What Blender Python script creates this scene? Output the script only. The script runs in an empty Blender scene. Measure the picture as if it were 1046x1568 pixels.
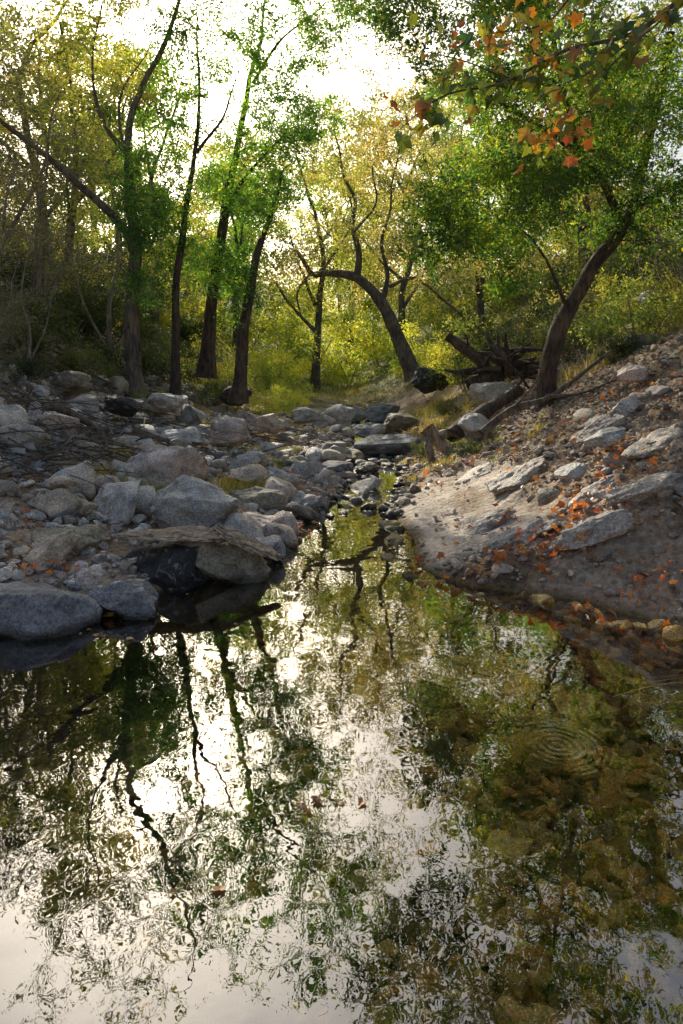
import bpy, bmesh, math, random
import numpy as np
from mathutils import Vector
rng=np.random.default_rng(11)
sc=bpy.context.scene
sc.view_settings.view_transform='Standard'
sc.view_settings.look='None'
sc.view_settings.exposure=0

# ------------------------------------------------------------ noise
def _h(ix,iy,iz):
    n=(ix*374761393+iy*668265263+iz*1274126177)&0xffffffff
    n=((n^(n>>13))*1274126177)&0xffffffff
    n=n^(n>>16)
    return (n&0xffff)/65535.0*2-1
def vnoise(p):
    p=np.asarray(p,float)
    i=np.floor(p).astype(np.int64); f=p-i; f=f*f*(3-2*f)
    r=0
    for a in (0,1):
        wa=f[...,0] if a else 1-f[...,0]
        for b in (0,1):
            wb=f[...,1] if b else 1-f[...,1]
            for c in (0,1):
                wc=f[...,2] if c else 1-f[...,2]
                r=r+wa*wb*wc*_h(i[...,0]+a,i[...,1]+b,i[...,2]+c)
    return r
def fbm(p,o=4):
    p=np.asarray(p,float); r=0;a=1;t=0
    for k in range(o):
        r=r+a*vnoise(p*(2**k)+17.3*k); t+=a; a*=.5
    return r/t
def n2(x,y,s,o=3,off=0):
    x,y=np.broadcast_arrays(np.asarray(x,float),np.asarray(y,float))
    return fbm(np.stack([x*s+off,y*s-off,np.full(x.shape,off*1.7)],-1),o)
def sstep(a,b,x):
    t=np.clip((x-a)/(b-a),0,1); return t*t*(3-2*t)
def nrm(v):
    return v/np.maximum(np.linalg.norm(v,axis=-1,keepdims=True),1e-9)

# ------------------------------------------------------------ terrain height
Ye=[-12,-8,-5,0,2,3.5,3.95,4.4,4.7,5.1,6,7,8,10,12,16,21,30,60]
XR=[0,1.5,2.6,2.7,2.6,2.4,1.95,1.55,.9,.62,.62,.5,.72,.9,1.0,1.1,1.1,.8,-1]
XL=[0,-1.5,-2.6,-2.9,-2.8,-2.5,-2.0,-1.5,-1.0,-.5,-.42,-.3,.0,.1,.15,.1,-.1,-.2,-1.6]
def edges(y):
    y=np.asarray(y,float)
    w=.10*n2(y*0,y,1.3,2,5)
    w2=.10*n2(y*0,y,1.3,2,9)
    return np.interp(y,Ye,XL)+w2,np.interp(y,Ye,XR)+w
def slabmask(x,y,dr):
    w=.35*n2(x,y,1.3,3,77)
    return sstep(0,.15,dr)*(1-sstep(1.0+w,1.35+w,dr))*sstep(4.7,5.4,y)*(1-sstep(8.0,9.0,y))
def H(x,y):
    x=np.asarray(x,float);y=np.asarray(y,float)
    xl,xr=edges(y)
    dr=x-xr; dl=xl-x
    hr=np.interp(dr,[0,.15,.5,1,1.5,2.15,3,4,6,10,20,60,300],[0,.05,.13,.3,.55,.88,1.35,1.95,3.1,4.8,7.5,11,16])
    hl=np.interp(dl,[0,.15,1,2,3,4,4.5,6,8,12,20,60,300],[0,.05,.12,.25,.5,.9,1.15,2,3.3,5.2,8,12,16])
    pf=1-sstep(6.2,7.3,y)
    ir=np.maximum(-dr,0); il=np.maximum(-dl,0)
    dp=np.minimum(np.minimum(.03+.12*ir,.9*il),.5)
    ds=.06*np.clip(np.minimum(ir,il)*6,0,1)+.05*n2(x,y,3.0,2,61)
    dep=dp*pf+ds*(1-pf)
    z=np.where(dr>0,hr,np.where(dl>0,hl,-dep))
    out=np.maximum(np.maximum(dr,dl),0)
    z=z+np.interp(y,[-60,-12,23,35,60,100,200,500],[6,0,0,.7,3,9,18,26])
    z=z+n2(x,y,1.1,3,3)*(.02+.06*np.clip(out,0,2)) + n2(x,y,.25,3,8)*.35*np.clip((out-3)/4,0,2)
    sm=1-.8*slabmask(x,y,dr)
    z=z+np.abs(n2(x,y,4.5,3,21))*(.01+.14*np.clip(dr*2,0,1)*(out<6))*sm
    z=z+np.abs(n2(x,y,11,2,25))*.07*np.clip(dr*3,0,1)*(out<6)*sm
    z=z+n2(x,y,9,2,2)*.018
    return z

# ------------------------------------------------------------ mesh helper
def mk(name,verts,faces,mat,smooth=False,parent=None):
    verts=np.asarray(verts,np.float32).reshape(-1,3); faces=np.asarray(faces,np.int32)
    k=faces.shape[1]; m=len(faces)
    me=bpy.data.meshes.new(name)
    me.vertices.add(len(verts)); me.vertices.foreach_set('co',verts.ravel())
    me.loops.add(m*k); me.loops.foreach_set('vertex_index',faces.ravel())
    me.polygons.add(m); me.polygons.foreach_set('loop_start',np.arange(m,dtype=np.int32)*k)
    me.update(calc_edges=True)
    me.polygons.foreach_set('use_smooth',np.full(m,smooth))
    if mat: me.materials.append(mat)
    return me
def ob(name,me,parent=None,loc=None):
    o=bpy.data.objects.new(name,me); sc.collection.objects.link(o)
    if parent: o.parent=parent
    if loc is not None:o.location=loc
    return o
def empty(name,loc=(0,0,0)):
    o=bpy.data.objects.new(name,None); sc.collection.objects.link(o); o.location=loc; o.empty_display_size=.2
    return o

# ------------------------------------------------------------ materials
def newmat(name):
    m=bpy.data.materials.new(name); m.use_nodes=True; nt=m.node_tree; nt.nodes.clear()
    o=nt.nodes.new('ShaderNodeOutputMaterial')
    return m,nt,o
def N(nt,t,**kw):
    n=nt.nodes.new(t)
    for k,v in kw.items():
        if k in n.inputs.keys(): n.inputs[k].default_value=v
        else: setattr(n,k,v)
    return n
def ramp(nt,stops,inp=None,interp='LINEAR'):
    r=nt.nodes.new('ShaderNodeValToRGB'); r.color_ramp.interpolation=interp
    e=r.color_ramp.elements
    while len(e)<len(stops): e.new(.5)
    for i,(p,c) in enumerate(stops):
        e[i].position=p; e[i].color=(*c,1) if len(c)==3 else c
    if inp is not None: nt.links.new(inp,r.inputs[0])
    return r
def noise(nt,scale,detail=4,rough=.55,vec=None,dist=0):
    n=nt.nodes.new('ShaderNodeTexNoise'); n.inputs['Scale'].default_value=scale
    n.inputs['Detail'].default_value=detail; n.inputs['Roughness'].default_value=rough; n.inputs['Distortion'].default_value=dist
    if vec is not None: nt.links.new(vec,n.inputs['Vector'])
    return n
def mixc(nt,a,b,f,mode='MIX'):
    m=nt.nodes.new('ShaderNodeMix'); m.data_type='RGBA'; m.blend_type=mode
    for s,v in ((m.inputs[6],a),(m.inputs[7],b),(m.inputs[0],f)):
        if isinstance(v,bpy.types.NodeSocket): nt.links.new(v,s)
        elif isinstance(v,(int,float)): s.default_value=v
        else: s.default_value=(*v,1)
    return m.outputs[2]
def mth(nt,op,a,b=None,clamp=False):
    m=nt.nodes.new('ShaderNodeMath'); m.operation=op; m.use_clamp=clamp
    for i,v in enumerate((a,b)):
        if v is None: continue
        if isinstance(v,bpy.types.NodeSocket): nt.links.new(v,m.inputs[i])
        else: m.inputs[i].default_value=v
    return m.outputs[0]
def bump(nt,h,dist,strength=1.0,nrmin=None):
    b=nt.nodes.new('ShaderNodeBump'); b.inputs['Distance'].default_value=dist; b.inputs['Strength'].default_value=strength
    nt.links.new(h,b.inputs['Height'])
    if nrmin is not None: nt.links.new(nrmin,b.inputs['Normal'])
    return b.outputs[0]

def leaf_mat(name,c,tr=1.6,tm=.55,yel=(1.25,1.1,.45),gloss=.05):
    m,nt,o=newmat(name)
    g=N(nt,'ShaderNodeNewGeometry')
    r=ramp(nt,[(i/(len(c)-1),x) for i,x in enumerate(c)],g.outputs['Random Per Island'])
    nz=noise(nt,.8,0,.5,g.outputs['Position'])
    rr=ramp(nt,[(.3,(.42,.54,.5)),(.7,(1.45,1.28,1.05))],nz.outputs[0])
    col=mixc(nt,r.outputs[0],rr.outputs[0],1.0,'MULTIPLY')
    d=N(nt,'ShaderNodeBsdfDiffuse'); nt.links.new(col,d.inputs[0])
    t=N(nt,'ShaderNodeBsdfTranslucent')
    nt.links.new(mixc(nt,col,tuple(tr*v for v in yel),1.0,'MULTIPLY'),t.inputs[0])
    mx=N(nt,'ShaderNodeMixShader'); mx.inputs[0].default_value=tm
    nt.links.new(d.outputs[0],mx.inputs[1]);nt.links.new(t.outputs[0],mx.inputs[2])
    gl=N(nt,'ShaderNodeBsdfGlossy'); gl.inputs['Roughness'].default_value=.35; gl.inputs[0].default_value=(.9,.95,1,1)
    m2=N(nt,'ShaderNodeMixShader'); m2.inputs[0].default_value=gloss
    nt.links.new(mx.outputs[0],m2.inputs[1]);nt.links.new(gl.outputs[0],m2.inputs[2])
    nt.links.new(m2.outputs[0],o.inputs[0])
    return m

def rock_mat(name,cols,bscale=1.0,island=True,wet=True,dark=1.0):
    m,nt,o=newmat(name)
    g=N(nt,'ShaderNodeNewGeometry')
    pos=g.outputs['Position']
    if island: rnd=g.outputs['Random Per Island']
    else: rnd=N(nt,'ShaderNodeObjectInfo').outputs['Random']
    r=ramp(nt,[(i/(len(cols)-1),tuple(v*dark for v in x)) for i,x in enumerate(cols)],rnd)
    nz=noise(nt,5*bscale,5,.7,pos)
    nf=noise(nt,55*bscale,2,.7,pos)
    v1=ramp(nt,[(.30,(.34,.32,.30)),(.5,(1,1,1)),(.70,(1.5,1.44,1.35))],nz.outputs[0])
    v2=ramp(nt,[(.3,(.48,.48,.49)),(.6,(1.22,1.22,1.22))],nf.outputs[0])
    col=mixc(nt,r.outputs[0],v1.outputs[0],1,'MULTIPLY'); col=mixc(nt,col,v2.outputs[0],1,'MULTIPLY')
    nl=noise(nt,11*bscale,3,.7,pos,1.0)
    fl=ramp(nt,[(.56,(0,0,0)),(.64,(1,1,1))],nl.outputs[0])
    col=mixc(nt,col,(.52*dark,.46*dark,.36*dark),mth(nt,'MULTIPLY',fl.outputs[0],.5))
    bs=N(nt,'ShaderNodeBsdfPrincipled'); bs.inputs['Roughness'].default_value=.62
    if wet:
        sx=N(nt,'ShaderNodeSeparateXYZ'); nt.links.new(pos,sx.inputs[0])
        zz=mth(nt,'ADD',sx.outputs[2],mth(nt,'MULTIPLY',mth(nt,'SUBTRACT',nz.outputs[0],.5),.06))
        mr=N(nt,'ShaderNodeMapRange'); mr.inputs[1].default_value=.02; mr.inputs[2].default_value=.07; mr.inputs[3].default_value=1; mr.inputs[4].default_value=0
        nt.links.new(zz,mr.inputs[0])
        col=mixc(nt,col,mixc(nt,col,(.32,.3,.26),1,'MULTIPLY'),mr.outputs[0])
        nt.links.new(mth(nt,'SUBTRACT',.62,mth(nt,'MULTIPLY',mr.outputs[0],.42)),bs.inputs['Roughness'])
    nt.links.new(col,bs.inputs['Base Color'])
    hh=mth(nt,'ADD',nz.outputs[0],mth(nt,'MULTIPLY',nf.outputs[0],.28))
    nt.links.new(bump(nt,hh,.065/bscale,1.0),bs.inputs['Normal'])
    nt.links.new(bs.outputs[0],o.inputs[0])
    return m

def bark_mat(name,c1,c2):
    m,nt,o=newmat(name)
    tc=N(nt,'ShaderNodeTexCoord'); mp=N(nt,'ShaderNodeMapping'); mp.inputs['Scale'].default_value=(1,1,.22)
    nt.links.new(tc.outputs['Object'],mp.inputs[0])
    nz=noise(nt,22,3,.7,mp.outputs[0],.6)
    n3=noise(nt,3,1,.5,tc.outputs['Object'])
    r=ramp(nt,[(.32,c1),(.62,c2)],nz.outputs[0])
    r2=ramp(nt,[(.35,(.7,.7,.7)),(.7,(1.3,1.25,1.1))],n3.outputs[0])
    bs=N(nt,'ShaderNodeBsdfPrincipled'); bs.inputs['Roughness'].default_value=.85
    nt.links.new(mixc(nt,r.outputs[0],r2.outputs[0],1,'MULTIPLY'),bs.inputs['Base Color'])
    nt.links.new(bump(nt,nz.outputs[0],.03,1),bs.inputs['Normal'])
    nt.links.new(bs.outputs[0],o.inputs[0]); return m

M_rock=rock_mat('granite_rock',[(.26,.26,.28),(.70,.63,.55),(.50,.40,.29),(.32,.31,.30),(.78,.70,.60),(.60,.46,.37),(.19,.18,.17),(.72,.67,.62),(.52,.43,.32)],1.0)
M_wetrock=rock_mat('riffle_rock',[(.12,.11,.10),(.26,.21,.16),(.42,.35,.26),(.16,.13,.10)],1.2)
M_pebble=rock_mat('bank_pebbles',[(.58,.44,.31),(.32,.26,.22),(.74,.61,.47),(.40,.31,.23),(.55,.50,.45),(.20,.16,.13)],2.0)
M_bed=rock_mat('streambed_stones',[(.95,.53,.12),(.42,.24,.06),(1.0,.68,.22),(.18,.11,.04),(.88,.43,.08)],1.6,wet=False)
def bould(c,n): return rock_mat('boulder_'+n,[c,tuple(v*1.05 for v in c)],1.0,False)
BM={'blue':bould((.26,.26,.265),'blue'),'grey':bould((.52,.49,.44),'grey'),'tan':bould((.64,.51,.37),'tan'),
    'pink':bould((.68,.55,.47),'pink'),'dark':bould((.05,.05,.05),'dark'),'light':bould((.72,.66,.58),'light'),'olive':bould((.35,.30,.21),'olive'),'ledge':bould((.54,.46,.38),'ledge')}
M_bark=bark_mat('bark_brown',(.028,.02,.015),(.15,.11,.085))
M_bark2=bark_mat('bark_grey',(.055,.045,.038),(.25,.205,.17))
M_drift=bark_mat('driftwood',(.14,.095,.065),(.52,.40,.29))
M_twig=bark_mat('dead_twig',(.20,.16,.13),(.50,.42,.35))
G=leaf_mat
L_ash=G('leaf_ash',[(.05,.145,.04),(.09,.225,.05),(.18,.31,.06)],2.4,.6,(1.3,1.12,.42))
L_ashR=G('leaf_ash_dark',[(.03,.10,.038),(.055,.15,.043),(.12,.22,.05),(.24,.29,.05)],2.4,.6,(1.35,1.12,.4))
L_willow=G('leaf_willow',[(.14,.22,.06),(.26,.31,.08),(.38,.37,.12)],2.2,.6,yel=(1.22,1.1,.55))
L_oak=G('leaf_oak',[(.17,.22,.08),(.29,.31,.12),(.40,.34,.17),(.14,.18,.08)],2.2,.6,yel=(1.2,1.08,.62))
L_bright=G('leaf_backlit_tint',[(.34,.42,.07),(.46,.48,.10),(.42,.50,.14)],2.0,.64,yel=(1.1,1.05,.55))  # brighter yellow-green leaf variant, backlight glow put into the colour
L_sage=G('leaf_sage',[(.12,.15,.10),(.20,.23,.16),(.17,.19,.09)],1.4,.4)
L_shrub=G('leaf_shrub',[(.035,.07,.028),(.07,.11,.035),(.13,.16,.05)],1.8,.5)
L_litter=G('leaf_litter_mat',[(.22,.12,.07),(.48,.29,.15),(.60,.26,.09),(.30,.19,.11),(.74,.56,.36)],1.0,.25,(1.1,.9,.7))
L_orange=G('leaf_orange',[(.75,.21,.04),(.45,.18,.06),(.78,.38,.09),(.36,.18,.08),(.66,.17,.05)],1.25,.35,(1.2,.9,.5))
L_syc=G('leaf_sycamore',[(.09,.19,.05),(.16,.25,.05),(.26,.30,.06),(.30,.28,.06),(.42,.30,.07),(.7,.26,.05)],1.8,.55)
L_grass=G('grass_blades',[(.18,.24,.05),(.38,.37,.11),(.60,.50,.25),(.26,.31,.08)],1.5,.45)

# ground
m,nt,o=newmat('ground_soil')
g=N(nt,'ShaderNodeNewGeometry'); pos=g.outputs['Position']
at=N(nt,'ShaderNodeAttribute'); at.attribute_name='zone'
sp=N(nt,'ShaderNodeSeparateColor'); nt.links.new(at.outputs['Color'],sp.inputs[0])
na=noise(nt,1.6,4,.65,pos); nb=noise(nt,22,3,.7,pos); nc=noise(nt,110,2,.7,pos)
soil=ramp(nt,[(.3,(.13,.09,.06)),(.5,(.38,.28,.19)),(.7,(.62,.48,.34))],nb.outputs[0]).outputs[0]
soil=mixc(nt,soil,ramp(nt,[(.35,(.5,.45,.4)),(.65,(1.2,1.12,1.0))],na.outputs[0]).outputs[0],1,'MULTIPLY')
vo=N(nt,'ShaderNodeTexVoronoi'); vo.inputs['Scale'].default_value=26; nt.links.new(pos,vo.inputs['Vector'])
peb=ramp(nt,[(0,(.20,.16,.13)),(.5,(.50,.40,.30)),(1,(.66,.58,.50))],vo.outputs['Color'])
fine=mixc(nt,soil,peb.outputs[0],mth(nt,'MULTIPLY',ramp(nt,[(.45,(0,0,0)),(.55,(1,1,1))],na.outputs[0]).outputs[0],.5))
slab=ramp(nt,[(.3,(.46,.38,.30)),(.6,(.76,.64,.51))],nb.outputs[0]).outputs[0]
col=mixc(nt,fine,slab,sp.outputs[0])
grs=ramp(nt,[(.35,(.06,.08,.025)),(.55,(.17,.18,.06)),(.75,(.34,.30,.13))],na.outputs[0]).outputs[0]
col=mixc(nt,col,grs,sp.outputs[1])
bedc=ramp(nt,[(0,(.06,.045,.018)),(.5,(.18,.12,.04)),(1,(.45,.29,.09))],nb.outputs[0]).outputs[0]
deep_shade=(.04,.036,.016)
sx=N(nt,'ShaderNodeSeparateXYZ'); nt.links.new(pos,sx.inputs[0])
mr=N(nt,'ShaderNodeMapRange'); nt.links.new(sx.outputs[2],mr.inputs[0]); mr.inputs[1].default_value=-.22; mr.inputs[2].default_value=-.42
bedc=mixc(nt,bedc,deep_shade,mr.outputs[0])  # deeper bed darkened in its colour, standing in for light absorbed by water
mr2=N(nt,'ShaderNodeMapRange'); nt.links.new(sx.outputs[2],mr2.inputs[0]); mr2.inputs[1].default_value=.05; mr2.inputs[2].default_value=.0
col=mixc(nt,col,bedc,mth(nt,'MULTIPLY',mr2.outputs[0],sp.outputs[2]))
bs=N(nt,'ShaderNodeBsdfPrincipled'); bs.inputs['Roughness'].default_value=.9
nt.links.new(col,bs.inputs['Base Color'])
hh=mth(nt,'ADD',nb.outputs[0],mth(nt,'MULTIPLY',nc.outputs[0],.3)); hh=mth(nt,'SUBTRACT',hh,mth(nt,'MULTIPLY',vo.outputs['Distance'],.5))
nt.links.new(bump(nt,hh,.035,.9),bs.inputs['Normal']); nt.links.new(bs.outputs[0],o.inputs[0])
M_ground=m

def axis(segs):
    a=[]
    for s,e,d in segs: a.append(np.arange(s,e,d))
    return np.unique(np.round(np.concatenate(a),4))
gx=axis([(-300,-60,20),(-60,-20,2.5),(-20,-7,.4),(-7,-3,.09),(-3,4.2,.035),(4.2,7,.09),(7,20,.4),(20,60,2.5),(60,301,20)])
gy=axis([(-60,-6,3),(-6,1,.3),(1,9,.035),(9,16,.08),(16,30,.25),(30,70,1.2),(70,420,15)])
X,Y=np.meshgrid(gx,gy); Z=H(X,Y)
nx,ny=len(gx),len(gy)
idx=np.arange(nx*ny).reshape(ny,nx)
F=np.stack([idx[:-1,:-1],idx[:-1,1:],idx[1:,1:],idx[1:,:-1]],-1).reshape(-1,4)
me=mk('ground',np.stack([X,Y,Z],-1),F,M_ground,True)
xl,xr=edges(Y); dr=X-xr; dl=xl-X
ca=me.color_attributes.new('zone','FLOAT_COLOR','POINT')
za=slabmask(X,Y,dr)*sstep(-.2,.2,n2(X,Y,1.5,3,4)+.3)
zb=np.clip(sstep(.0,.3,n2(X,Y,.5,3,14))*sstep(3,5.5,np.maximum(dr,dl))+sstep(22,28,Y)*.7+sstep(27,34,Y),0,1)*(1-za)
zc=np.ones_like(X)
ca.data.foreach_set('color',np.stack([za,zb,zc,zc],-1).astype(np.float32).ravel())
ob('ground',me)

# water
m,nt,o=newmat('creek_water')
g=N(nt,'ShaderNodeNewGeometry'); pos=g.outputs['Position']
mp=N(nt,'ShaderNodeMapping'); mp.inputs['Scale'].default_value=(1,.85,1); nt.links.new(pos,mp.inputs[0])
w1=noise(nt,2.0,1,.5,mp.outputs[0],.4); w2=noise(nt,7,1,.5,mp.outputs[0],.5); w3=noise(nt,26,1,.5,mp.outputs[0],.3)
hh=mth(nt,'ADD',mth(nt,'MULTIPLY',w1.outputs[0],1.2),mth(nt,'MULTIPLY',w2.outputs[0],.30))
hh=mth(nt,'ADD',hh,mth(nt,'MULTIPLY',w3.outputs[0],.035))
dv=N(nt,'ShaderNodeVectorMath',operation='DISTANCE'); nt.links.new(pos,dv.inputs[0]); dv.inputs[1].default_value=(.86,2.72,0)
ds=dv.outputs['Value']
rg=mth(nt,'MULTIPLY',mth(nt,'SINE',mth(nt,'MULTIPLY',ds,190)),mth(nt,'POWER',2.718,mth(nt,'MULTIPLY',mth(nt,'MULTIPLY',ds,ds),-45)))
hh=mth(nt,'ADD',hh,mth(nt,'MULTIPLY',rg,.07))
bn=bump(nt,hh,.0028,1)
fr=N(nt,'ShaderNodeFresnel'); fr.inputs[0].default_value=1.42; nt.links.new(bn,fr.inputs['Normal'])
fac=mth(nt,'ADD',mth(nt,'MULTIPLY',fr.outputs[0],1.5),.09,True)
tr=N(nt,'ShaderNodeBsdfTransparent'); tr.inputs[0].default_value=(1.0,.96,.82,1)
gl=N(nt,'ShaderNodeBsdfGlossy'); gl.inputs['Roughness'].default_value=.004; gl.inputs[0].default_value=(1,1,1,1); nt.links.new(bn,gl.inputs['Normal'])
mx=N(nt,'ShaderNodeMixShader'); nt.links.new(fac,mx.inputs[0]); nt.links.new(tr.outputs[0],mx.inputs[1]); nt.links.new(gl.outputs[0],mx.inputs[2])
nt.links.new(mx.outputs[0],o.inputs[0])
M_water=m
wx=np.linspace(-4,4,17); wy=np.linspace(-13,26,60); WX,WY=np.meshgrid(wx,wy)
idx=np.arange(WX.size).reshape(WX.shape)
F=np.stack([idx[:-1,:-1],idx[:-1,1:],idx[1:,1:],idx[1:,:-1]],-1).reshape(-1,4)
ob('creek_water',mk('creek_water',np.stack([WX,WY,WX*0],-1),F,M_water,True))

# ------------------------------------------------------------ rocks
def ico(k):
    bm=bmesh.new(); bmesh.ops.create_icosphere(bm,subdivisions=k,radius=1)
    v=np.array([x.co[:] for x in bm.verts]); f=np.array([[y.index for y in x.verts] for x in bm.faces]); bm.free(); return v,f
ICO={k:ico(k) for k in (2,3,5)}
def rockv(k,seed,planes=12,rough=.09,lo=.45):
    r=np.random.default_rng(seed); v=ICO[k][0].copy()
    for i in range(planes):
        n=nrm(r.normal(size=3)); d=r.uniform(lo,.85)
        t=np.maximum(v@n-d,0); v=v-n*t[:,None]*.95
    u=nrm(v)
    v=v+u*(fbm(u*1.3+seed*3.1,2)*.16)[:,None]
    if k>=5: v=v+u*(fbm(u*5+seed,4)*rough)[:,None]
    elif k==3: v=v+u*(fbm(u*3+seed,2)*rough)[:,None]
    v=v/np.abs(v).max(0)
    return v
def rotm(rz,rx,ry):
    c,s=np.cos,np.sin
    A=np.zeros((len(rz),3,3));B=A.copy();C=A.copy()
    A[:,0,0]=c(rz);A[:,0,1]=-s(rz);A[:,1,0]=s(rz);A[:,1,1]=c(rz);A[:,2,2]=1
    B[:,0,0]=1;B[:,1,1]=c(rx);B[:,1,2]=-s(rx);B[:,2,1]=s(rx);B[:,2,2]=c(rx)
    C[:,1,1]=1;C[:,0,0]=c(ry);C[:,0,2]=s(ry);C[:,2,0]=-s(ry);C[:,2,2]=c(ry)
    return A@B@C
def scatter(name,x,y,size,k,mat,sink=.25,nv=8,flat=(.4,.8),seed=0,z=None,smooth=True):
    r=np.random.default_rng(seed); n=len(x)
    if z is None: z=H(x,y)
    var=r.integers(0,nv,n); sc3=np.stack([size,size*r.uniform(.55,1,n),size*r.uniform(*flat,n)],-1)
    R=rotm(r.uniform(0,6.28,n),r.normal(0,.3,n),r.normal(0,.3,n))
    V=[];Fs=[];off=0
    for q in range(nv):
        b=rockv(k,seed*50+q,11 if k<5 else 14,lo=.35); s=np.where(var==q)[0]
        if not len(s):continue
        vv=b[None]*sc3[s][:,None,:]
        vv=np.einsum('nij,nkj->nki',R[s],vv)
        vv[:,:,0]+=x[s][:,None];vv[:,:,1]+=y[s][:,None];vv[:,:,2]+=(z[s]+sc3[s][:,2]*(1-2*sink)*1.0)[:,None]
        ff=ICO[k][1][None]+(np.arange(len(s))*len(b))[:,None,None]+off
        V.append(vv.reshape(-1,3));Fs.append(ff.reshape(-1,3));off+=len(s)*len(b)
    return ob(name,mk(name,np.concatenate(V),np.concatenate(Fs),mat,smooth))
def region(n,x0,x1,y0,y1,f=None,yp=1.0):
    x=rng.uniform(x0,x1,n*3); y=y0+(y1-y0)*rng.uniform(0,1,n*3)**yp
    if f is not None:
        kx=f(x,y); x=x[kx];y=y[kx]
    return x[:n],y[:n]
def dd(x,y):
    xl,xr=edges(y); return x-xr,xl-x

def boulder(x,y,z,hx,hy,hz,mat,seed,rz=0,tx=0,ty=0,name='boulder',planes=14,rough=.10):
    v=rockv(5,seed,planes,rough)*np.array([hx,hy,hz])
    R=rotm(np.array([rz]),np.array([tx]),np.array([ty]))[0]
    v=v@R.T
    me=mk(name,v,ICO[5][1],BM[mat] if isinstance(mat,str) else mat,True)
    return ob(name,me,loc=(x,y,z))
B=[(-1.95,4.08,.06,.52,.34,.21,'blue',1,.1,0,.1),
(-1.30,4.25,.06,.26,.2,.13,'blue',2,-.1,0,.1),
(-2.03,4.72,.17,.25,.17,.14,'tan',3,.2,0,-.6),
(-2.02,5.1,.17,.37,.28,.22,'olive',4,0,0,0),
(-1.72,4.55,.06,.12,.12,.12,'pink',41,0,0,0),
(-1.50,4.35,.03,.14,.1,.07,'tan',42,0,0,0),
(-1.18,4.95,.08,.52,.34,.25,'dark',5,.1,0,.02),
(-.80,4.95,.08,.42,.26,.20,'olive',6,-.1,0,.28),
(-1.22,5.85,.30,.47,.36,.30,'grey',7,-.3,0,.3),
(-2.42,6.0,.24,.38,.3,.24,'tan',8,0,0,0),
(-.77,7.0,.12,.33,.27,.19,'olive',9,0,0,.1),
(-.74,6.2,.06,.29,.22,.15,'pink',10,0,0,.1),
(-1.89,7.5,.38,.46,.37,.30,'pink',11,0,0,.15),
(-2.75,7.0,.36,.34,.28,.22,'grey',61,.2,0,.1),
(-1.15,8.1,.22,.32,.26,.18,'tan',62,.2,0,.1),
(-1.75,6.5,.18,.2,.18,.13,'light',63,0,0,0),
(-2.85,5.4,.2,.34,.28,.2,'grey',64,0,0,0),
(-3.1,7.9,.5,.36,.3,.2,'tan',65,.4,0,0),
(-.05,11,.08,.42,.35,.2,'olive',12,0,0,0),
(.80,12,.17,.68,.5,.27,'blue',13,0,0,-.1),
(-3.23,10,1.0,.34,.3,.2,'dark',14,0,0,.1),
(-4.17,10.5,1.25,.36,.3,.22,'olive',15,0,0,.1),
(-3.78,8.5,.76,.47,.38,.30,'pink',16,0,0,-.2),
(-2.28,10,.5,.45,.3,.15,'light',17,0,0,0),
(-1.85,11,.48,.42,.35,.25,'pink',18,0,0,0),
(-2.9,11.3,.95,.34,.3,.2,'light',52,0,0,0),
(-1.25,9.3,.24,.28,.24,.16,'light',53,0,0,0),
(-2.7,8.6,.5,.3,.24,.16,'tan',54,0,0,0),
(2.57,12,1.08,.45,.4,.26,'light',19,0,0,-.15),
(-.15,9.4,.10,.27,.25,.17,'blue',20,0,0,0),
(-.55,9.0,.12,.2,.25,.17,'grey',21,0,0,0),
(.35,9.9,.03,.2,.16,.12,'olive',55,0,0,0),
(.55,14.5,.15,.4,.3,.2,'grey',56,0,0,0),
(1.3,15.5,.25,.5,.35,.25,'olive',57,0,0,0),(.2,19,.2,.6,.4,.3,'grey',58,0,0,0),(1.1,18,.3,.5,.4,.3,'blue',59,0,0,0),
(-.9,16,.35,.5,.4,.25,'grey',22,0,0,0),
(-.1,16.5,.35,.5,.4,.3,'light',23,0,0,0),
(-2.3,15,.9,.4,.4,.25,'dark',24,0,0,0),
(-1.3,12.3,.5,.35,.3,.2,'tan',25,0,0,0),
(2.2,17.5,1.2,.6,.45,.35,'dark',26,0,0,0),
(5.3,12.4,2.05,.5,.4,.32,'tan',27,0,0,0),
(4.9,11,1.85,.35,.3,.22,'grey',28,0,0,0),
(6.1,13.0,2.7,.5,.4,.3,'pink',29,0,0,0),
(2.0,10.0,.6,.3,.25,.25,'light',30,0,0,0),
(1.95,5.7,.66,.17,.13,.07,'grey',31,.3,0,-.3),
(1.65,5.5,.48,.13,.11,.06,'olive',32,.3,0,-.3),
(2.35,6.1,.89,.20,.15,.08,'grey',33,.3,0,-.4),
(2.9,7.0,1.09,.2,.16,.1,'light',36,.3,0,-.3),
(3.6,8.4,1.44,.25,.18,.13,'pink',37,.3,0,-.3)]
for b in B:
    boulder(*b[:6],b[6],b[7]+100,*b[8:])
for i,(x,y,hx,hy,hz_,rz) in enumerate([(1.25,5.15,.42,.24,.09,-.25),(1.75,4.85,.42,.22,.10,-.35),(2.25,4.95,.36,.22,.11,-.2),(1.15,5.75,.34,.24,.08,.1),(2.05,5.4,.34,.22,.10,.2),(2.75,5.7,.4,.26,.12,.3),(1.7,6.6,.4,.28,.09,.4),(2.6,6.9,.38,.26,.12,.1),(1.6,7.8,.4,.26,.10,.5)]):
    boulder(x,y,float(H(x,y))+.0,hx,hy,hz_,'ledge',260+i,rz,0,-.42,name='bedrock_ledge',planes=18,rough=.16)
boulder(-2.42,5.95,.50,.15,.12,.07,'tan',151,name='balanced_stone')
boulder(-1.1,4.86,.325,.50,.20,.028,M_drift,171,.03,.05,.02,name='bark_slab',planes=16,rough=.25)
boulder(-.66,4.84,.265,.28,.13,.022,M_drift,172,-.1,.05,.42,name='bark_slab',planes=16,rough=.25)

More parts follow.
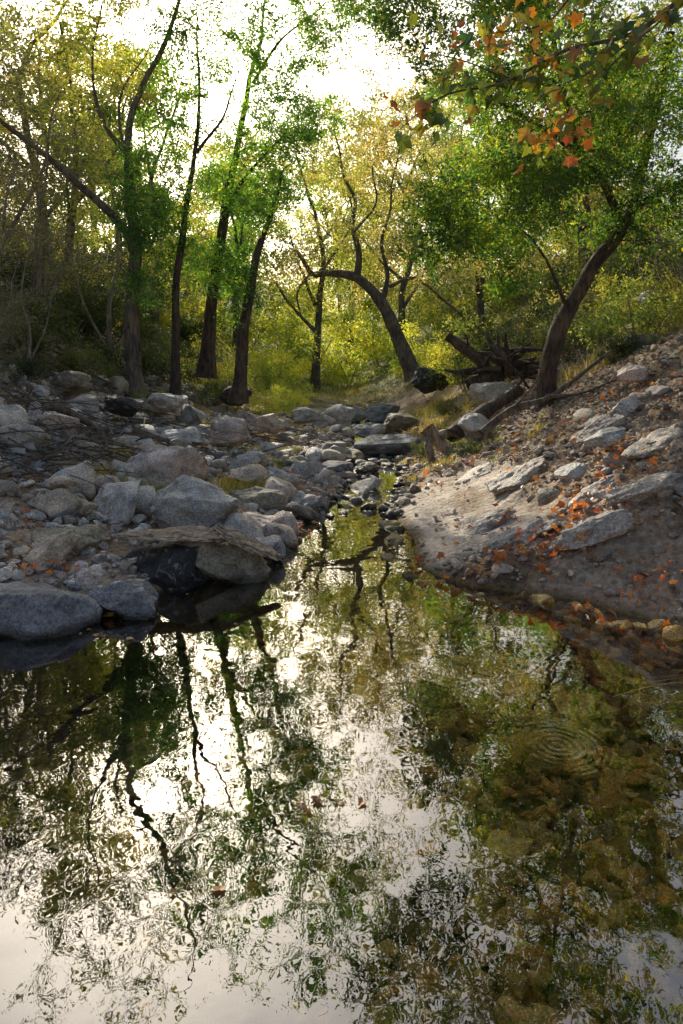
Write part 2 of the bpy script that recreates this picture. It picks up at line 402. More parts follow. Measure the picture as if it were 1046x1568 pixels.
x,y=region(1150,-7,.4,5.3,19,lambda x,y:(dd(x,y)[1]>.0)&(dd(x,y)[1]<5.0),1.15)
scatter('creek_rocks',x,y,rng.lognormal(-2.32,.52,len(x)).clip(.045,.34),3,M_rock,.3,10,seed=1)
x,y=region(4600,-6,.4,4.4,18,lambda x,y:(dd(x,y)[1]>-.15)&(dd(x,y)[1]<4.6),1.2)
scatter('creek_cobbles',x,y,rng.uniform(.015,.075,len(x)),2,M_rock,.3,8,seed=2,smooth=False)
x,y=region(480,-.5,1.6,7.0,26,lambda x,y:(dd(x,y)[0]<.3)&(dd(x,y)[1]<.2),.95)
scatter('stream_rocks',x,y,rng.lognormal(-2.6,.5,len(x)).clip(.03,.26),3,M_rock,.3,8,(.35,.65),seed=3)
x,y=region(650,-.6,1.3,6.9,14,lambda x,y:(dd(x,y)[0]<.12)&(dd(x,y)[1]<.15)&(n2(x,y,2.2,2,71)>-.25),1.1)
scatter('riffle_stones',x,y,rng.lognormal(-3.0,.4,len(x)).clip(.025,.12),3,M_wetrock,.25,8,(.4,.7),seed=13,z=np.maximum(H(x,y),-.05))
x,y=region(10500,.5,6,3.8,14,lambda x,y:(dd(x,y)[0]>.05)&(n2(x,y,1.1,3,44)>rng.uniform(-.8,.15,len(x)))&((slabmask(x,y,dd(x,y)[0])<.5)|(rng.uniform(size=len(x))<.10)))
scatter('bank_gravel',x,y,rng.lognormal(-3.75,.5,len(x)).clip(.01,.08),2,M_pebble,.3,8,seed=4,smooth=False)
x,y=region(300,1.0,8,4.1,18,lambda x,y:(dd(x,y)[0]>.3)&(slabmask(x,y,dd(x,y)[0])<.5))
scatter('bank_rocks',x,y,rng.lognormal(-2.6,.45,len(x)).clip(.04,.22),3,M_pebble,.36,8,(.35,.6),seed=5)
x,y=region(3900,-.9,2.6,1.2,4.6,lambda x,y:(dd(x,y)[0]<-.05)&(x>-.9+1.1*rng.uniform(size=len(x))))
scatter('streambed_stones',x,y,rng.lognormal(-3.3,.42,len(x)).clip(.018,.11),3,M_bed,.2,8,(.4,.65),seed=6)
x,y=region(380,-2.7,.5,1.2,6.8,lambda x,y:(dd(x,y)[1]<0)&(dd(x,y)[0]<0))
M_bed2=rock_mat('silted_stones',[(.12,.10,.045),(.22,.17,.06),(.36,.25,.09)],1.6,wet=False)
scatter('silted_stones',x,y,rng.uniform(.04,.15,len(x)),3,M_bed2,.35,8,(.25,.5),seed=7)

# ------------------------------------------------------------ tubes, leaves
class Tubes:
    def __init__(s): s.V=[];s.F=[];s.o=0
    def add(s,P,R,k=6):
        P=np.asarray(P,float);R=np.asarray(R,float);n=len(P)
        T=nrm(np.gradient(P,axis=0)); md=nrm((P[-1]-P[0])[None])[0]
        ref=np.eye(3)[np.argmin(np.abs(md))]
        A=nrm(np.cross(T,ref)); Bn=np.cross(T,A)
        a=np.arange(k)*2*np.pi/k
        ring=A[:,None]*np.cos(a)[None,:,None]+Bn[:,None]*np.sin(a)[None,:,None]
        rr=R[:,None]*np.ones(k)
        if k>=8: rr=rr*(1+.16*vnoise(np.stack([np.repeat(np.arange(n)[:,None]*.6,k,1),np.repeat(np.cos(a)[None]*1.7,n,0),np.repeat(np.sin(a)[None]*1.7,n,0)],-1)+P[0].sum()))
        V=P[:,None]+ring*rr[...,None]
        i=np.arange(n*k).reshape(n,k)+s.o; j=np.roll(i,-1,1)
        s.V.append(V.reshape(-1,3)); s.F.append(np.stack([i[:-1],j[:-1],j[1:],i[1:]],-1).reshape(-1,4)); s.o+=n*k
    def mesh(s,name,mat): return mk(name,np.concatenate(s.V),np.concatenate(s.F),mat,True)
def cat(P,m=5):
    P=np.asarray(P,float); Q=np.vstack([2*P[0]-P[1],P,2*P[-1]-P[-2]]); out=[]
    for i in range(1,len(Q)-2):
        t=np.linspace(0,1,m,endpoint=False)[:,None]
        a,b,c,d=Q[i-1],Q[i],Q[i+1],Q[i+2]
        out.append(.5*((2*b)+(-a+c)*t+(2*a-5*b+4*c-d)*t**2+(-a+3*b-3*c+d)*t**3))
    out.append(P[-1:]); return np.vstack(out)
def leaves(name,p,d,L,W,mat):
    n=len(p); d=nrm(d); s=nrm(np.cross(d,rng.normal(size=(n,3)))); nn=np.cross(s,d)
    L=np.broadcast_to(L,(n,))[:,None];W=np.broadcast_to(W,(n,))[:,None]
    V=np.stack([p,p+d*L*.45+s*W*.5+nn*W*.15,p+d*L-nn*L*.12,p+d*L*.45-s*W*.5+nn*W*.15],1)
    return mk(name,V,np.arange(n*4).reshape(n,4),mat,False)

def grow(limbs,crowns,leafL,leafW,tw,lp,tl,barkm,leafm,seed,up=.1,droop=.25,twtube=True,skip=.3):
    r=np.random.default_rng(seed); T=Tubes(); SP=[];SR=[]
    for li,(pts,r0,r1) in enumerate(limbs):
        P=cat(pts,6); n=len(P); R=r0+(r1-r0)*np.linspace(0,1,n)**.8
        P=P+np.stack([vnoise(P*1.3+seed),vnoise(P*1.3+seed+50),0*P[:,0]],-1)*.12*np.linspace(0,1,n)[:,None]
        if li==0: R[0]*=1.5;R[1]*=1.2
        T.add(P,R,10 if r0>.05 else 7)
        s=int(n*(skip if li==0 else .15)); SP.append(P[s:]);SR.append(R[s:])
    SP=np.vstack(SP);SR=np.concatenate(SR)
    C=[]
    for (cx,cy,cz,rx,ry,rz,n) in crowns:
        q=nrm(r.normal(size=(n,3)))*(r.uniform(.15,1,(n,1))**.45)
        C.append(np.array([cx,cy,cz])+q*np.array([rx,ry,rz]))
    C=np.vstack(C)
    d0=np.array([np.min(np.sum((SP-c)**2,1)) for c in C]); C=C[np.argsort(d0)]
    for c in C:
        dv=SP-c; q=np.sum(dv**2,1)+np.maximum(dv[:,2],0)**2*1.5; i=np.argmin(q); a=SP[i]; ln=np.linalg.norm(c-a)
        m1=a+(c-a)*.4+np.array([0,0,up*ln])+r.normal(size=3)*.09*ln; m2=a+(c-a)*.75+np.array([0,0,up*ln*.8])+r.normal(size=3)*.07*ln
        P=cat([a,m1,m2,c],4); r0=min(SR[i]*.75,.006+.014*ln); R=np.linspace(r0,max(.003,r0*.3),len(P))
        T.add(P,R,5); SP=np.vstack([SP,P[2:]]);SR=np.concatenate([SR,R[2:]])
    n=len(C)
    td=nrm(r.normal(size=(n,tw,3))*np.array([1,1,.7])+np.array([0,0,-droop*.5])); tlen=tl*r.uniform(.5,1.2,(n,tw,1))
    if twtube:
        base=np.repeat(C[:,None],tw,1); e=base+td*tlen
        s=nrm(np.cross(td,r.normal(size=td.shape)))*.004
        s2=np.cross(td,s)
        V=np.stack([base+s,base+s2,base-s,e],2).reshape(-1,3)
        k=np.arange(n*tw)*4
        F=np.concatenate([np.stack([k,k+1,k+3],1),np.stack([k+1,k+2,k+3],1),np.stack([k+2,k,k+3],1)])
    bark=T.mesh('trunk_and_limbs',barkm)
    tm=mk('twigs',V,F,barkm) if twtube else None
    lm=None
    if lp:
        t=r.uniform(.1,1,(n,tw,lp,1))
        p=C[:,None,None]+td[:,:,None]*tlen[:,:,None]*t+r.normal(size=(n,tw,lp,3))*.035*(leafL/.06)
        p[...,2]-=droop*.35*(t[...,0]**2)*tlen[...,None,0]
        d=td[:,:,None]*.8+r.normal(size=p.shape)*.75; d[...,2]-=droop
        N_=n*tw*lp; LL=leafL*r.uniform(.6,1.25,N_)
        lm=leaves('foliage',p.reshape(-1,3),d.reshape(-1,3),LL,LL*(leafW/leafL),leafm)
    return bark,tm,lm
def plant(name,ms,loc=(0,0,0),rz=0,s=1):
    e=empty(name,loc); e.rotation_euler=(0,0,rz); e.scale=(s,s,s)
    for nm,m_ in zip(('trunk_and_limbs','twigs','foliage'),ms):
        if m_: ob(nm,m_,e)
    return e

plant('mesquite_tree',grow([([(-3.92,13,1.0),(-4.0,13,2.3),(-3.92,13,3.8),(-4.02,13,4.6),(-4.02,13,5.42),(-3.96,13,6.3),(-3.5,13,7.5),(-3.0,12.8,8.6),(-2.7,12.6,9.6)],.17,.015),
 ([(-3.93,13,3.7),(-4.14,12.9,4.17),(-4.89,12.7,4.92),(-5.76,12.5,5.67),(-6.44,12.3,6.3),(-7.0,12,7.4)],.11,.02),
 ([(-4.02,13,5.5),(-4.6,13.1,6.3),(-4.8,13.2,7.3),(-4.7,13.2,8.6)],.06,.012),
 ([(-4.0,13,5.2),(-4.35,13.4,6.6),(-3.9,13.6,8.0)],.045,.01)],
 [(-5.6,12.8,7.6,1.7,1.5,1.3,80),(-3.4,12.8,8.6,1.5,1.3,1.3,75),(-6.8,12.2,6.2,1.2,1.2,1.5,36),(-4.6,12.8,6.5,1.2,1.2,1,24),(-4.5,12.5,10.4,1.8,1.4,.8,40),(-3.6,11.6,8.1,1.6,1.1,.7,36)],
 .058,.026,6,9,.42,M_bark2,L_willow,1))
plant('ash_tree',grow([([(-3.17,13,.85),(-3.15,13,2.9),(-2.96,13,4.4),(-2.77,13,5.4),(-2.71,13,6.7),(-2.75,13,8.2)],.095,.015),
 ([(-2.76,13,5.6),(-2.3,13,6.3),(-1.9,13,7.2)],.04,.01)],
 [(-3.5,12.6,5.0,.8,.9,1.0,62),(-3.4,12.6,4.0,.6,.8,.6,38),(-2.5,13,7.9,1.3,1,.9,60),(-3.6,12.6,3.0,.4,.5,.4,14),(-3.0,12.6,6.4,.7,.8,.6,20)],.07,.032,7,11,.36,M_bark,L_ash,2))
plant('ash_tree',grow([([(-2.98,15,1.3),(-2.84,15,3.15),(-2.5,15,5.3),(-2.3,15,6.5),(-1.9,14.6,8),(-1.6,14.4,9.6)],.17,.02),
 ([(-2.6,15,4.9),(-1.9,14.6,5.8),(-1.2,14.2,6.4)],.06,.02),([(-1.9,14.6,7.6),(-1.2,14,8.3),(-.3,13.6,8.8)],.04,.012)],
 [(-1.9,14.2,5.3,1.1,1,.7,54),(-1.3,14,6.6,1.3,1.1,.8,85),(-1.3,13.8,8.0,1.2,1.1,.8,58),(-2.4,14.4,3.7,.7,.6,.7,34),(-1.2,14,10,1.7,1.3,.9,45),(-.1,13.5,8.7,1.1,1.0,.7,45),(.5,13.2,9.6,1,1,.6,22)],.075,.034,7,11,.38,M_bark,L_ash,3))
plant('ash_tree',grow([([(-2.12,14,.8),(-1.98,14,2.37),(-1.78,14,3.7),(-1.55,14,4.5),(-1.2,13.8,5.5)],.15,.03)],
 [(-1.4,13.6,4.9,.8,.8,.6,28),(-2.1,13.6,3.0,.5,.5,.6,22),(-.9,13.6,6.2,.7,.8,.6,24)],.065,.03,7,11,.34,M_bark,L_ash,4))
plant('oak_tree',grow([([(2.15,20,1.2),(1.75,20,2.2),(1.2,20,3.4),(.42,20,4.15),(-.3,20,4.3),(-.9,20,4.3),(-1.4,19.8,5.0)],.26,.05),
 ([(.45,20,4.1),(.5,20,4.9),(.3,20,5.7),(.4,20,6.5),(.0,20,7.4),(-.1,20,8.6)],.12,.02),([(1.2,20,3.4),(1.35,20,4.3),(1.15,20,5.2),(1.4,20,6.2),(1.7,20,8.2)],.09,.02),
 ([(1.4,20,3.9),(2.1,19.7,4.1),(2.9,19.4,3.4),(3.4,19.2,2.9)],.06,.02),([(-.9,20,4.3),(-1.3,19.8,3.7),(-1.2,19.7,3.1)],.05,.02),([(.35,20,5.5),(1.0,19.8,6.3),(.9,19.7,7.3)],.05,.02)],
 [(0,20,8.0,2.0,1.6,1.6,95),(1.8,20,8,1.9,1.6,1.8,100),(.6,20,5.7,1.8,1.4,.9,50),(-1.3,19.6,4.6,.7,.7,1,22),(2.8,19.4,4.3,1.2,1,1,36),(.9,19,10.9,2.4,1.6,1.4,70)],
 .09,.042,6,8,.5,M_bark2,L_oak,5))
plant('ash_tree',grow([([(2.99,10,.75),(3.03,10,1.55),(3.22,10,2.22),(3.56,10,2.79),(3.99,10,3.37),(4.23,10,3.84),(4.5,10,4.8),(4.7,9.8,6.3)],.155,.06),
 ([(4.1,10,3.6),(3.6,9.7,4.3),(2.7,9.3,4.8),(1.7,9,5.3)],.08,.02),
 ([(3.4,9.7,4.4),(2.9,9,5.4),(2.4,8.4,6.8)],.05,.02),([(3.3,10,2.4),(2.9,9.7,3.0),(2.5,9.4,3.4)],.03,.012),([(4.2,10,3.8),(4.9,9.8,4.2),(5.6,9.6,4.4)],.06,.02)],
 [(2.0,9,3.75,1.05,1.1,.6,125),(1.25,9,3.2,.45,.7,.4,28),(3.1,9,4.7,1.4,1.4,.9,180),(4.6,9.3,5.2,1.3,1.5,1.3,135),(1.9,8.6,5.6,1.2,1.4,.7,80),
  (4.6,10,3.7,1.1,1,.5,60),(3.0,8.3,7.0,1.9,1.8,1.0,100),(.9,9,6.4,1.0,1,.7,46),(2.6,7.4,6.0,1.3,1.0,.7,60),(3.6,6.8,6.6,1.5,1.2,.8,60),(1.2,8.2,7.2,1.1,1,.6,28)],
 .065,.031,7,12,.34,M_bark,L_ashR,6))

# --- sycamore on the right bank, its limbs reach over the pool
def lobed(name,p,d,nn,S,mat):
    ang=np.radians([180,150,118,95,70,45,25,0,-25,-45,-70,-95,-118,-150]); rad=np.array([.12,.38,.62,.5,.82,.55,.6,1.0,.6,.55,.82,.5,.62,.38])
    d=nrm(d); s=nrm(np.cross(nn,d)); nn=np.cross(d,s); n=len(p);k=len(ang)
    curl=rng.uniform(-.1,.75,(n,1,1)); fold=rng.uniform(.1,.9,(n,1,1))
    o_=d[:,None]*(np.cos(ang)*rad)[None,:,None]+s[:,None]*(np.sin(ang)*rad)[None,:,None]*.9-nn[:,None]*((rad**2)[None,:,None]*curl-np.abs(np.sin(ang)*rad)[None,:,None]*fold)
    o_=o_*rng.uniform(.8,1.15,(n,k,1))
    V=np.concatenate([p[:,None],p[:,None]+o_*S[:,None,None]],1)
    b=(np.arange(n)*(k+1))[:,None,None]
    i=np.arange(k); f=np.stack([0*i,1+i,1+(i+1)%k],1)[None]
    return mk(name,V,(b+f).reshape(-1,3),mat,False)
hz=float(H(4.3,4.6))
sl=[([(4.3,4.6,hz-.1),(4.2,4.7,hz+1.2),(3.9,4.8,hz+2.5),(3.7,4.9,hz+4),(3.4,5.2,hz+5.6)],.2,.08),
 ([(3.9,4.8,hz+2.6),(3.1,4.6,4.15),(2.5,4.5,4.1),(2.0,4.55,3.75),(1.5,4.5,3.62),(1.1,4.4,3.35),(.75,4.45,3.28),(.35,4.4,3.05)],.028,.003),
 ([(2.0,4.55,3.75),(1.7,4.55,3.5),(1.35,4.5,3.3),(1.2,4.5,2.95)],.008,.003),
 ([(2.4,4.5,4.0),(2.1,4.3,3.75),(1.75,4.3,3.45),(1.6,4.3,3.2)],.008,.003),
 ([(3.5,4.9,4.4),(2.6,5.2,4.5),(1.9,5.2,4.45),(1.5,5.3,4.15),(1.0,5.3,4.1)],.02,.003),
 ([(3.0,4.6,4.15),(2.5,4.1,3.9),(1.9,3.9,3.75)],.01,.003),
 ([(1.1,4.4,3.35),(.85,4.35,3.45),(.6,4.3,3.5)],.006,.003)]
ms=grow(sl,[(3.2,5.4,6.6,1.5,1.4,.9,44),(4.8,5.0,6.4,1.3,1.5,1.2,26)],.13,.09,5,6,.4,M_bark2,L_syc,7,twtube=True,skip=.6)
syc=plant('sycamore_tree',ms)
pp=[]
for l,nn_ in ((1,95),(2,44),(3,34),(4,80),(5,30),(6,18)):
    P=cat(sl[l][0],12); pp.append(P[rng.integers(int(len(P)*.35),len(P),nn_)])
pp=np.vstack(pp); pp=pp+rng.normal(size=pp.shape)*.085
d=rng.normal(size=pp.shape)*.5+np.array([-.25,-.1,-.95]); nv_=rng.normal(size=pp.shape)*.8+np.array([0,-.6,.5])
ob('lobed_leaves',lobed('lobed_leaves',pp,d,nv_,rng.uniform(.045,.10,len(pp)),L_syc),syc)
q=np.vstack([np.array([1.45,4.5,3.05])+rng.normal(size=(22,3))*.12,np.array([.4,4.4,3.1])+rng.normal(size=(9,3))*.12,np.array([1.0,5.3,4.1])+rng.normal(size=(8,3))*.15])
ob('autumn_leaves',lobed('autumn_leaves',q,rng.normal(size=q.shape)*.5+np.array([0,0,-.7]),rng.normal(size=q.shape),rng.uniform(.04,.085,len(q)),L_orange),syc)

# --- bare, twiggy trees on the left slope
ms_b=grow([([(0,0,-.2),(.1,0,1.2),(-.1,0,2.4),(.2,0,4.2)],.07,.015),([(0,0,.3),(-.6,.2,1.4),(-1.2,.2,2.6),(-1.5,.1,3.8)],.05,.012),([(0,0,.3),(.6,-.2,1.4),(1.0,-.3,2.8)],.04,.012)],
         [(0,0,3.4,1.6,1.3,1.5,90),(-.6,0,2,1.2,1,.8,60)],.05,.02,8,2,.55,M_twig,L_willow,60,twtube=True)
for i,(x,y,s) in enumerate([(-6.3,11.5,1.0),(-7.5,14,1.2),(-5.2,15.5,1.1),(-5.6,9.6,.7),(-8.2,12.2,1.2),(-6.9,12.6,1.3),(-4.9,10.6,.55),(6.2,13.5,.6),(-4.7,8.6,.45),(-3.9,7.4,.3),(-5.9,13.4,1.0)]):
    plant('dead_brush_tree',ms_b,(x,y,float(H(x,y))-.1),i*2.1,s)

# --- background trees, four variants
variants=[]
for i in range(4):
    r_=np.random.default_rng(200+i); h=9.5+r_.uniform(-.5,2)
    limbs=[([(0,0,-.3),(r_.normal()*.3,0,h*.25),(r_.normal()*.7,r_.normal()*.3,h*.55),(r_.normal()*.8,r_.normal()*.5,h*.9)],.20,.04)]
    for q in range(4):
        a=q*1.57+r_.uniform(0,1); z0=h*(.22+.1*q); w=r_.uniform(1.5,2.8)
        limbs.append(([(0,0,z0),(math.cos(a)*w*.5,math.sin(a)*w*.5,z0+1.1),(math.cos(a)*w,math.sin(a)*w,z0+2.6)],.09,.02))
    cr=[(r_.normal()*1.3,r_.normal()*1.2,h*(.30+.66*q/8),r_.uniform(1.1,1.9),r_.uniform(1.1,1.9),r_.uniform(.7,1.2),26) for q in range(9)]
    variants.append(grow(limbs,cr,.16,.08,6,8,.6,M_bark2,[L_willow,L_oak,L_ash,L_oak][i],300+i,twtube=False))
BT=[(-6.8,25,0,.95),(-9.5,22,1,1),(-1.2,31,0,1.15),(5.2,26,2,1),(8.5,24,1,1.05),(3.2,35,3,1.2),(-5.5,36,2,1.1),(11,31,2,1.15),(0.6,46,0,1.35),
 (-11,34,2,1.2),(6,45,1,1.4),(-7,49,0,1.3),(14,42,0,1.3),(-16,44,3,1.4),(0,64,0,1.6),(10,60,0,1.6),(-10,64,2,1.5),(6.3,17,3,.62),(-7.6,19,0,.8)]
for i,(x,y,v,s) in enumerate(BT):
    plant('cottonwood_tree',variants[v],(x,y,float(H(x,y))-.1),i*1.3,s)

# --- shrubs
SV=[]
for i,lm_ in enumerate((L_sage,L_shrub,L_willow,L_oak,L_bright)):
    limbs=[([(0,0,-.1),(.1,0,.3),(.15,.1,.7)],.02,.008),([(0,0,-.1),(-.2,.1,.3),(-.4,.1,.6)],.016,.007),([(0,0,-.1),(.2,-.1,.3),(.4,-.2,.5)],.016,.007)]
    SV.append(grow(limbs,[(0,0,.6,.6,.6,.45,30),(.4,.1,.4,.45,.4,.3,14),(-.4,0,.4,.4,.4,.3,14)],.05,.026,7,9,.22,M_twig,lm_,400+i,twtube=False))
rs=np.random.default_rng(5)
SH=[(-4.7,12.3,1,.8),(-5.0,9.0,1,.8),(-5.6,10.4,0,1.0),(-4.9,7.4,0,.6),(-6.2,13.5,1,1.2),(-2.6,17,2,1.1),(-4.4,14.6,1,1.2),(4.2,13.2,1,1.1),(4.8,14.2,0,1.3),(3.4,15,1,1.2),(5.6,14.4,2,1.2),
    (2.2,14.2,1,.5),(4.4,10.9,1,.6),(3.2,17.5,2,1.4),(6.6,15.5,1,1.4),(5.0,17,3,1.5),(-1.6,19,4,.9),(-1.6,23,4,1.1),(-3.6,18.5,2,1.6),(1.25,10.4,1,.3),(1.7,9.4,1,.28),(-3.4,11.8,1,.5),
    (-5.6,12.0,1,1.3),(-6.6,10.8,1,1.3),(-5.4,16.5,1,1.6),(-7.6,13.2,1,1.5),(-7.2,16,1,1.7),(-6.2,8.8,1,.9),(-8.5,15,1,1.6),(-4.2,16.5,1,1.3),(-5.3,11.0,1,.8),(-5.4,8.0,0,.7),(-4.6,9.9,1,.55),
    (5.6,11.6,1,.8),(6.8,12.6,1,1.1),(7.6,14.5,1,1.3),(5.2,15.6,1,1.4),(4.0,17,1,1.5),(6.4,10.6,0,.8),(-2.9,16.2,1,.9),(-1.9,17.4,2,.8),(3.0,21,4,1.4)]
for q in range(40):
    if q%2: x=rs.uniform(-15,-5)
    else: x=rs.uniform(4.2,15)
    y=rs.uniform(11,30)
    if abs(x)>y*.62: continue
    SH.append((x,y,int(rs.choice([0,1,1,2,3])),rs.uniform(.9,2.0)))
for i,(x,y,v,s) in enumerate(SH):
    plant('shrub',SV[v],(x,y,float(H(x,y))-.03),i*1.7,s)
FS=[(-3,30,3.0,4),(2.9,27,2.4,4),(5.5,30,3.4,2),(8,28,3.2,3),(-6.5,28,3.2,2),(-9.5,29,3.4,1),(-2.6,26,1.7,4),(11,27,3.4,2),(-1.4,36,3.6,4),(2.2,38,3.8,4),(5.5,39,4.2,2),(9,38,4.2,3),(-5.5,39,4.2,2),(-10,40,4.4,1),
    (13,38,4.4,2),(-14,37,4.2,2),(.4,50,5.4,4),(-4.5,52,5.2,4),(5,52,5.2,2),(-12,53,5.4,2),(11,52,5.4,3),(18,50,5.4,2),(-20,50,5.4,1),(17,36,4.4,1),(-12.5,24,3,2),(.4,34,2.2,4),(4.2,24,2.0,2)]
for i,(x,y,s,v) in enumerate(FS):
    plant('willow_thicket',SV[v],(x,y,float(H(x,y))-.15),i*1.1,s)

# --- grass
def grass(name,x,y,h0,h1,seed):
    n=len(x); z=H(x,y)-.01; p=np.stack([x,y,z],-1)
    a=rng.uniform(0,6.28,n); h=rng.uniform(h0,h1,n); ln=rng.normal(0,.4,(n,2))*h[:,None]
    s=np.stack([np.cos(a),np.sin(a),0*a],-1)*.003*(1+h[:,None]*2)
    m_=p+np.stack([ln[:,0]*.35,ln[:,1]*.35,h*.6],-1); t=p+np.stack([ln[:,0],ln[:,1],h],-1)
    V=np.stack([p-s,p+s,m_+s*.8,m_-s*.8,t],1); b=(np.arange(n)*5)[:,None]
    F=np.concatenate([b+[0,1,2],b+[0,2,3],b+[3,2,4]])
    return ob(name,mk(name,V,F,L_grass))
def tufts(cx,cy,sp,n): 
    k=rng.integers(0,len(cx),n); return cx[k]+rng.normal(0,sp,n),cy[k]+rng.normal(0,sp,n)
cx,cy=region(45,-2.6,-.8,6.3,8.4); x,y=tufts(cx,cy,.10,7000); grass('grass_tufts',x,y,.04,.16,1)
cx,cy=region(40,-4,0.1,9.5,17); x,y=tufts(cx,cy,.12,3500); grass('grass_tufts',x,y,.05,.18,1)
cx,cy=region(40,1.5,3.0,12,19); x,y=tufts(cx,cy,.18,3800); grass('stream_grass',x,y,.06,.2,1)
cx,cy=region(70,3.8,9,10.5,19); x,y=tufts(cx,cy,.2,9000); grass('hillside_grass',x,y,.12,.4,1)
cx,cy=region(18,.9,2.6,7.5,11.5); x,y=tufts(cx,cy,.07,1600); grass('bank_grass',x,y,.05,.14,1)
cx,cy=region(40,-3,2,25,33); x,y=tufts(cx,cy,.5,2500); grass('meadow_grass',x,y,.1,.3,1)
T=Tubes()
for i in range(260):
    b=np.array([2.3,3.05,-.02])+rng.normal(size=3)*np.array([.12,.16,.01]); L=rng.uniform(.35,.9); an=rng.normal(3.25,.25)
    e=b+np.array([math.cos(an)*L,math.sin(an)*L*.6,rng.uniform(-.05,.06)]); mm=(b+e)/2+np.array([0,rng.normal()*.05,rng.uniform(.0,.08)])
    T.add(cat([b,mm,e],4),np.linspace(.002,.0008,9),3)
M_dry=bark_mat('dry_grass_mat',(.38,.24,.08),(.6,.40,.16)); ob('trailing_dry_grass',T.mesh('trailing_dry_grass',M_dry))

# --- litter
def litter(name,x,y,L0,L1,mat,zo=.006,z=None):
    n=len(x)
    if z is None: z=H(x,y)+zo
    a=rng.uniform(0,6.28,n); d=np.stack([np.cos(a),np.sin(a),rng.normal(.1,.3,n)],-1); L=rng.uniform(L0,L1,n)
    d=nrm(d); up=nrm(rng.normal(size=(n,3))*.45+np.array([0,0,1])); s=nrm(np.cross(d,up)); nn=np.cross(s,d); p=np.stack([x,y,z],-1)
    W=L[:,None]*.55; L=L[:,None]
    V=np.stack([p,p+d*L*.45+s*W*.5+nn*W*.25,p+d*L+nn*L*.1,p+d*L*.45-s*W*.5+nn*W*.25],1)
    return ob(name,mk(name,V,np.arange(n*4).reshape(n,4),mat))
x,y=region(18000,.5,9,4,17,lambda x,y:(dd(x,y)[0]>.03)&(n2(x,y,1.2,3,31)>rng.uniform(-.5,.25,len(x)))&((slabmask(x,y,dd(x,y)[0])<.5)|(rng.uniform(size=len(x))<.12)))
litter('leaf_litter',x,y,.02,.065,L_litter,.02)
x,y=region(15000,-8,.2,4.6,18,lambda x,y:(dd(x,y)[1]>.03)&(n2(x,y,1.2,3,37)>rng.uniform(-.5,.3,len(x))))
litter('leaf_litter',x,y,.02,.055,L_litter,.025)
def flatlobed(name,x,y,z,S0,S1,mat,t=.35):
    n=len(x);p=np.stack([x,y,z],-1);a=rng.uniform(0,6.28,n);d=np.stack([np.cos(a),np.sin(a),rng.normal(0,.2,n)],-1)
    ob(name,lobed(name,p,d,rng.normal(size=(n,3))*t+np.array([0,0,1]),rng.uniform(S0,S1,n),mat))
x=np.concatenate([rng.normal(1.5,.2,38),rng.normal(1.15,.3,34),rng.normal(1.95,.3,38),rng.normal(.72,.1,8),rng.uniform(.9,4,120),rng.normal(1.8,.22,24)])
y=np.concatenate([rng.normal(4.95,.16,38),rng.normal(4.72,.08,34),rng.normal(5.4,.3,38),rng.normal(5.15,.12,8),rng.uniform(5,10,120),rng.normal(4.3,.14,24)])
flatlobed('sycamore_leaves_on_bank',x,y,np.maximum(H(x,y)+.07,.015),.03,.065,L_orange,.6)
x=np.concatenate([rng.normal(-1.45,.08,14),rng.normal(-.42,.12,16),rng.normal(-1.9,.1,8),rng.uniform(-2.6,-.5,80)])
y=np.concatenate([rng.normal(4.15,.05,14),rng.normal(6.3,.2,16),rng.normal(4.55,.1,8),rng.uniform(5.2,9.5,80)])
flatlobed('sycamore_leaves_on_bank',x,y,np.maximum(H(x,y)+.06,.02),.03,.06,L_orange,.6)
x=np.concatenate([np.array([-.48,-.35,-.6,.55,1.05]),rng.normal(-.08,.10,9),rng.normal(-1.27,.1,12),rng.uniform(-1.5,1.5,16)])
y=np.concatenate([np.array([1.95,1.96,3.3,2.9,3.3]),rng.normal(2.36,.02,9),rng.normal(3.85,.04,12),rng.uniform(3.4,6.5,16)])
flatlobed('floating_leaves',x,y,np.full(len(x),.006),.015,.032,L_litter,.12)

# --- driftwood, logs, sticks
def wood(name,limbs,mat,k=10):
    T=Tubes()
    for pts,r0,r1 in limbs:
        P=cat(pts,6); T.add(P,np.linspace(r0,r1,len(P))*(1+.15*vnoise(P*6)),k)
    return ob(name,T.mesh(name,mat))
wood('driftwood_log',[([(1.6,10,.52),(2.1,10.4,.78),(2.9,11.2,1.15)],.13,.10)],M_bark)
wood('fallen_branch',[([(1.9,9.3,.62),(2.4,9.5,.95),(3.0,9.7,1.12),(3.9,9.9,1.75)],.055,.025),([(2.4,9.5,.95),(2.6,9.3,1.25),(2.7,9.2,1.5)],.025,.008),([(2.9,9.7,1.1),(3.3,9.5,1.15),(3.7,9.2,1.35)],.03,.01)],M_bark2,8)
wood('driftwood_stump',[([(1.25,10,.62),(1.4,10,.45),(1.6,9.9,.25),(1.75,9.8,.15)],.12,.05),([(1.3,10,.55),(1.25,9.8,.35),(1.3,9.7,.15)],.07,.05),([(1.4,10,.5),(1.6,10.1,.55),(1.75,10.1,.5)],.09,.03)],M_drift)
rt=[([(1.95,12.6,2.10),(2.3,12.6,1.85),(2.6,12.6,1.6),(2.75,12.6,1.3)],.09,.13),([(2.3,12.5,1.2),(3.0,12.5,1.45),(3.7,12.6,1.6)],.12,.06)]
for i in range(34):
    a=rng.uniform(0,6.28);rr=rng.uniform(.35,.85); c=np.array([2.95,12.5,1.6])+rng.normal(size=3)*np.array([.2,.1,.1]); e=c+np.array([math.cos(a)*rr,rng.normal()*.25-.1,math.sin(a)*.38+rng.uniform(-.1,.2)])
    rt.append(([tuple(c),tuple((c+e)/2+rng.normal(size=3)*.1),tuple(e)],rng.uniform(.03,.09),.015))
wood('uprooted_root_clump',rt,M_bark,8)
T=Tubes()
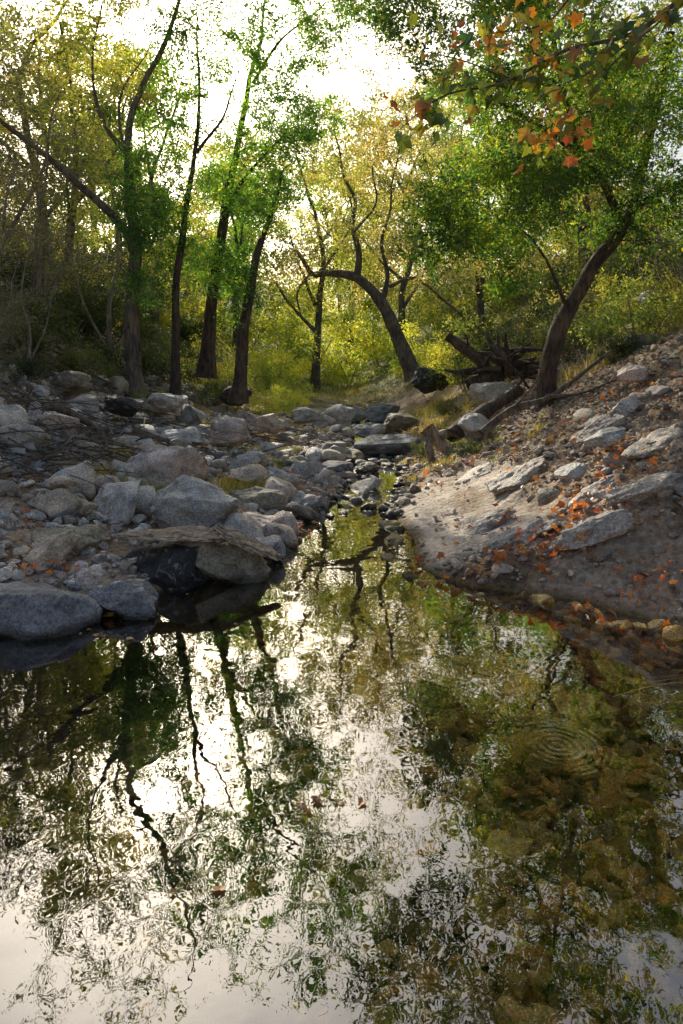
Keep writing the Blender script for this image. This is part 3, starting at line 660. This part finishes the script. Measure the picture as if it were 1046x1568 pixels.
def sticks(n,x0,x1,y0,y1,L0,L1,r):
    for i in range(n):
        x=rng.uniform(x0,x1);y=rng.uniform(y0,y1);a=rng.uniform(-.8,.8)+(0 if rng.uniform()<.6 else 1.5);L=rng.uniform(L0,L1)
        x2=x+math.cos(a)*L;y2=y+math.sin(a)*L; z1=float(H(x,y))+rng.uniform(.02,.2);z2=float(H(x2,y2))+rng.uniform(.02,.3)
        mm=np.array([(x+x2)/2,(y+y2)/2,(z1+z2)/2+rng.normal()*.06+.03]); q=r*rng.uniform(.5,1.3)
        T.add(cat([(x,y,z1),mm,(x2,y2,z2)],4),np.linspace(q,q*.35,9),5)
sticks(170,-4.8,-2.6,6.2,9,.3,1.1,.012); sticks(40,-3.2,-1.2,9,14,.4,1.3,.012); sticks(30,1.8,6,6,13,.2,.7,.007); sticks(60,-7,-3,9,15,.5,2,.018)
T.add(cat([(-4.0,9,1.0),(-3.6,8.9,.95),(-3.2,8.8,.75),(-3.0,8.7,.5)],5),np.linspace(.06,.03,16),8)
ob('fallen_sticks',T.mesh('fallen_sticks',M_bark2))

# ------------------------------------------------------------ light
sd=Vector((-.27,1,.57)).normalized()
el=math.asin(sd.z); az=math.atan2(sd.x,sd.y)
w=bpy.data.worlds.new('World'); sc.world=w; w.use_nodes=True; nt=w.node_tree
bg=nt.nodes['Background']; sk=nt.nodes.new('ShaderNodeTexSky'); sk.sky_type='NISHITA'; sk.sun_disc=False
sk.sun_elevation=el; sk.sun_rotation=az; sk.dust_density=8; sk.air_density=1.4; sk.ozone_density=4.0
nt.links.new(sk.outputs[0],bg.inputs[0]); bg.inputs[1].default_value=.15
L=bpy.data.lights.new('sun','SUN'); L.energy=5; L.angle=math.radians(.5); L.color=(1,.91,.75)
lo=bpy.data.objects.new('sun',L); sc.collection.objects.link(lo); lo.rotation_euler=(-sd).to_track_quat('-Z','Y').to_euler(); lo.location=(-5,20,15)

c=bpy.data.cameras.new('camera'); co=bpy.data.objects.new('camera',c); sc.collection.objects.link(co); sc.camera=co
co.location=(0,0,1.5); co.rotation_euler=(math.radians(90),0,0); c.lens=24; c.sensor_width=36; c.shift_y=-.14; c.clip_end=1500; c.clip_start=.05
print('faces',sum(len(o.data.polygons) for o in bpy.data.objects if o.type=='MESH'))
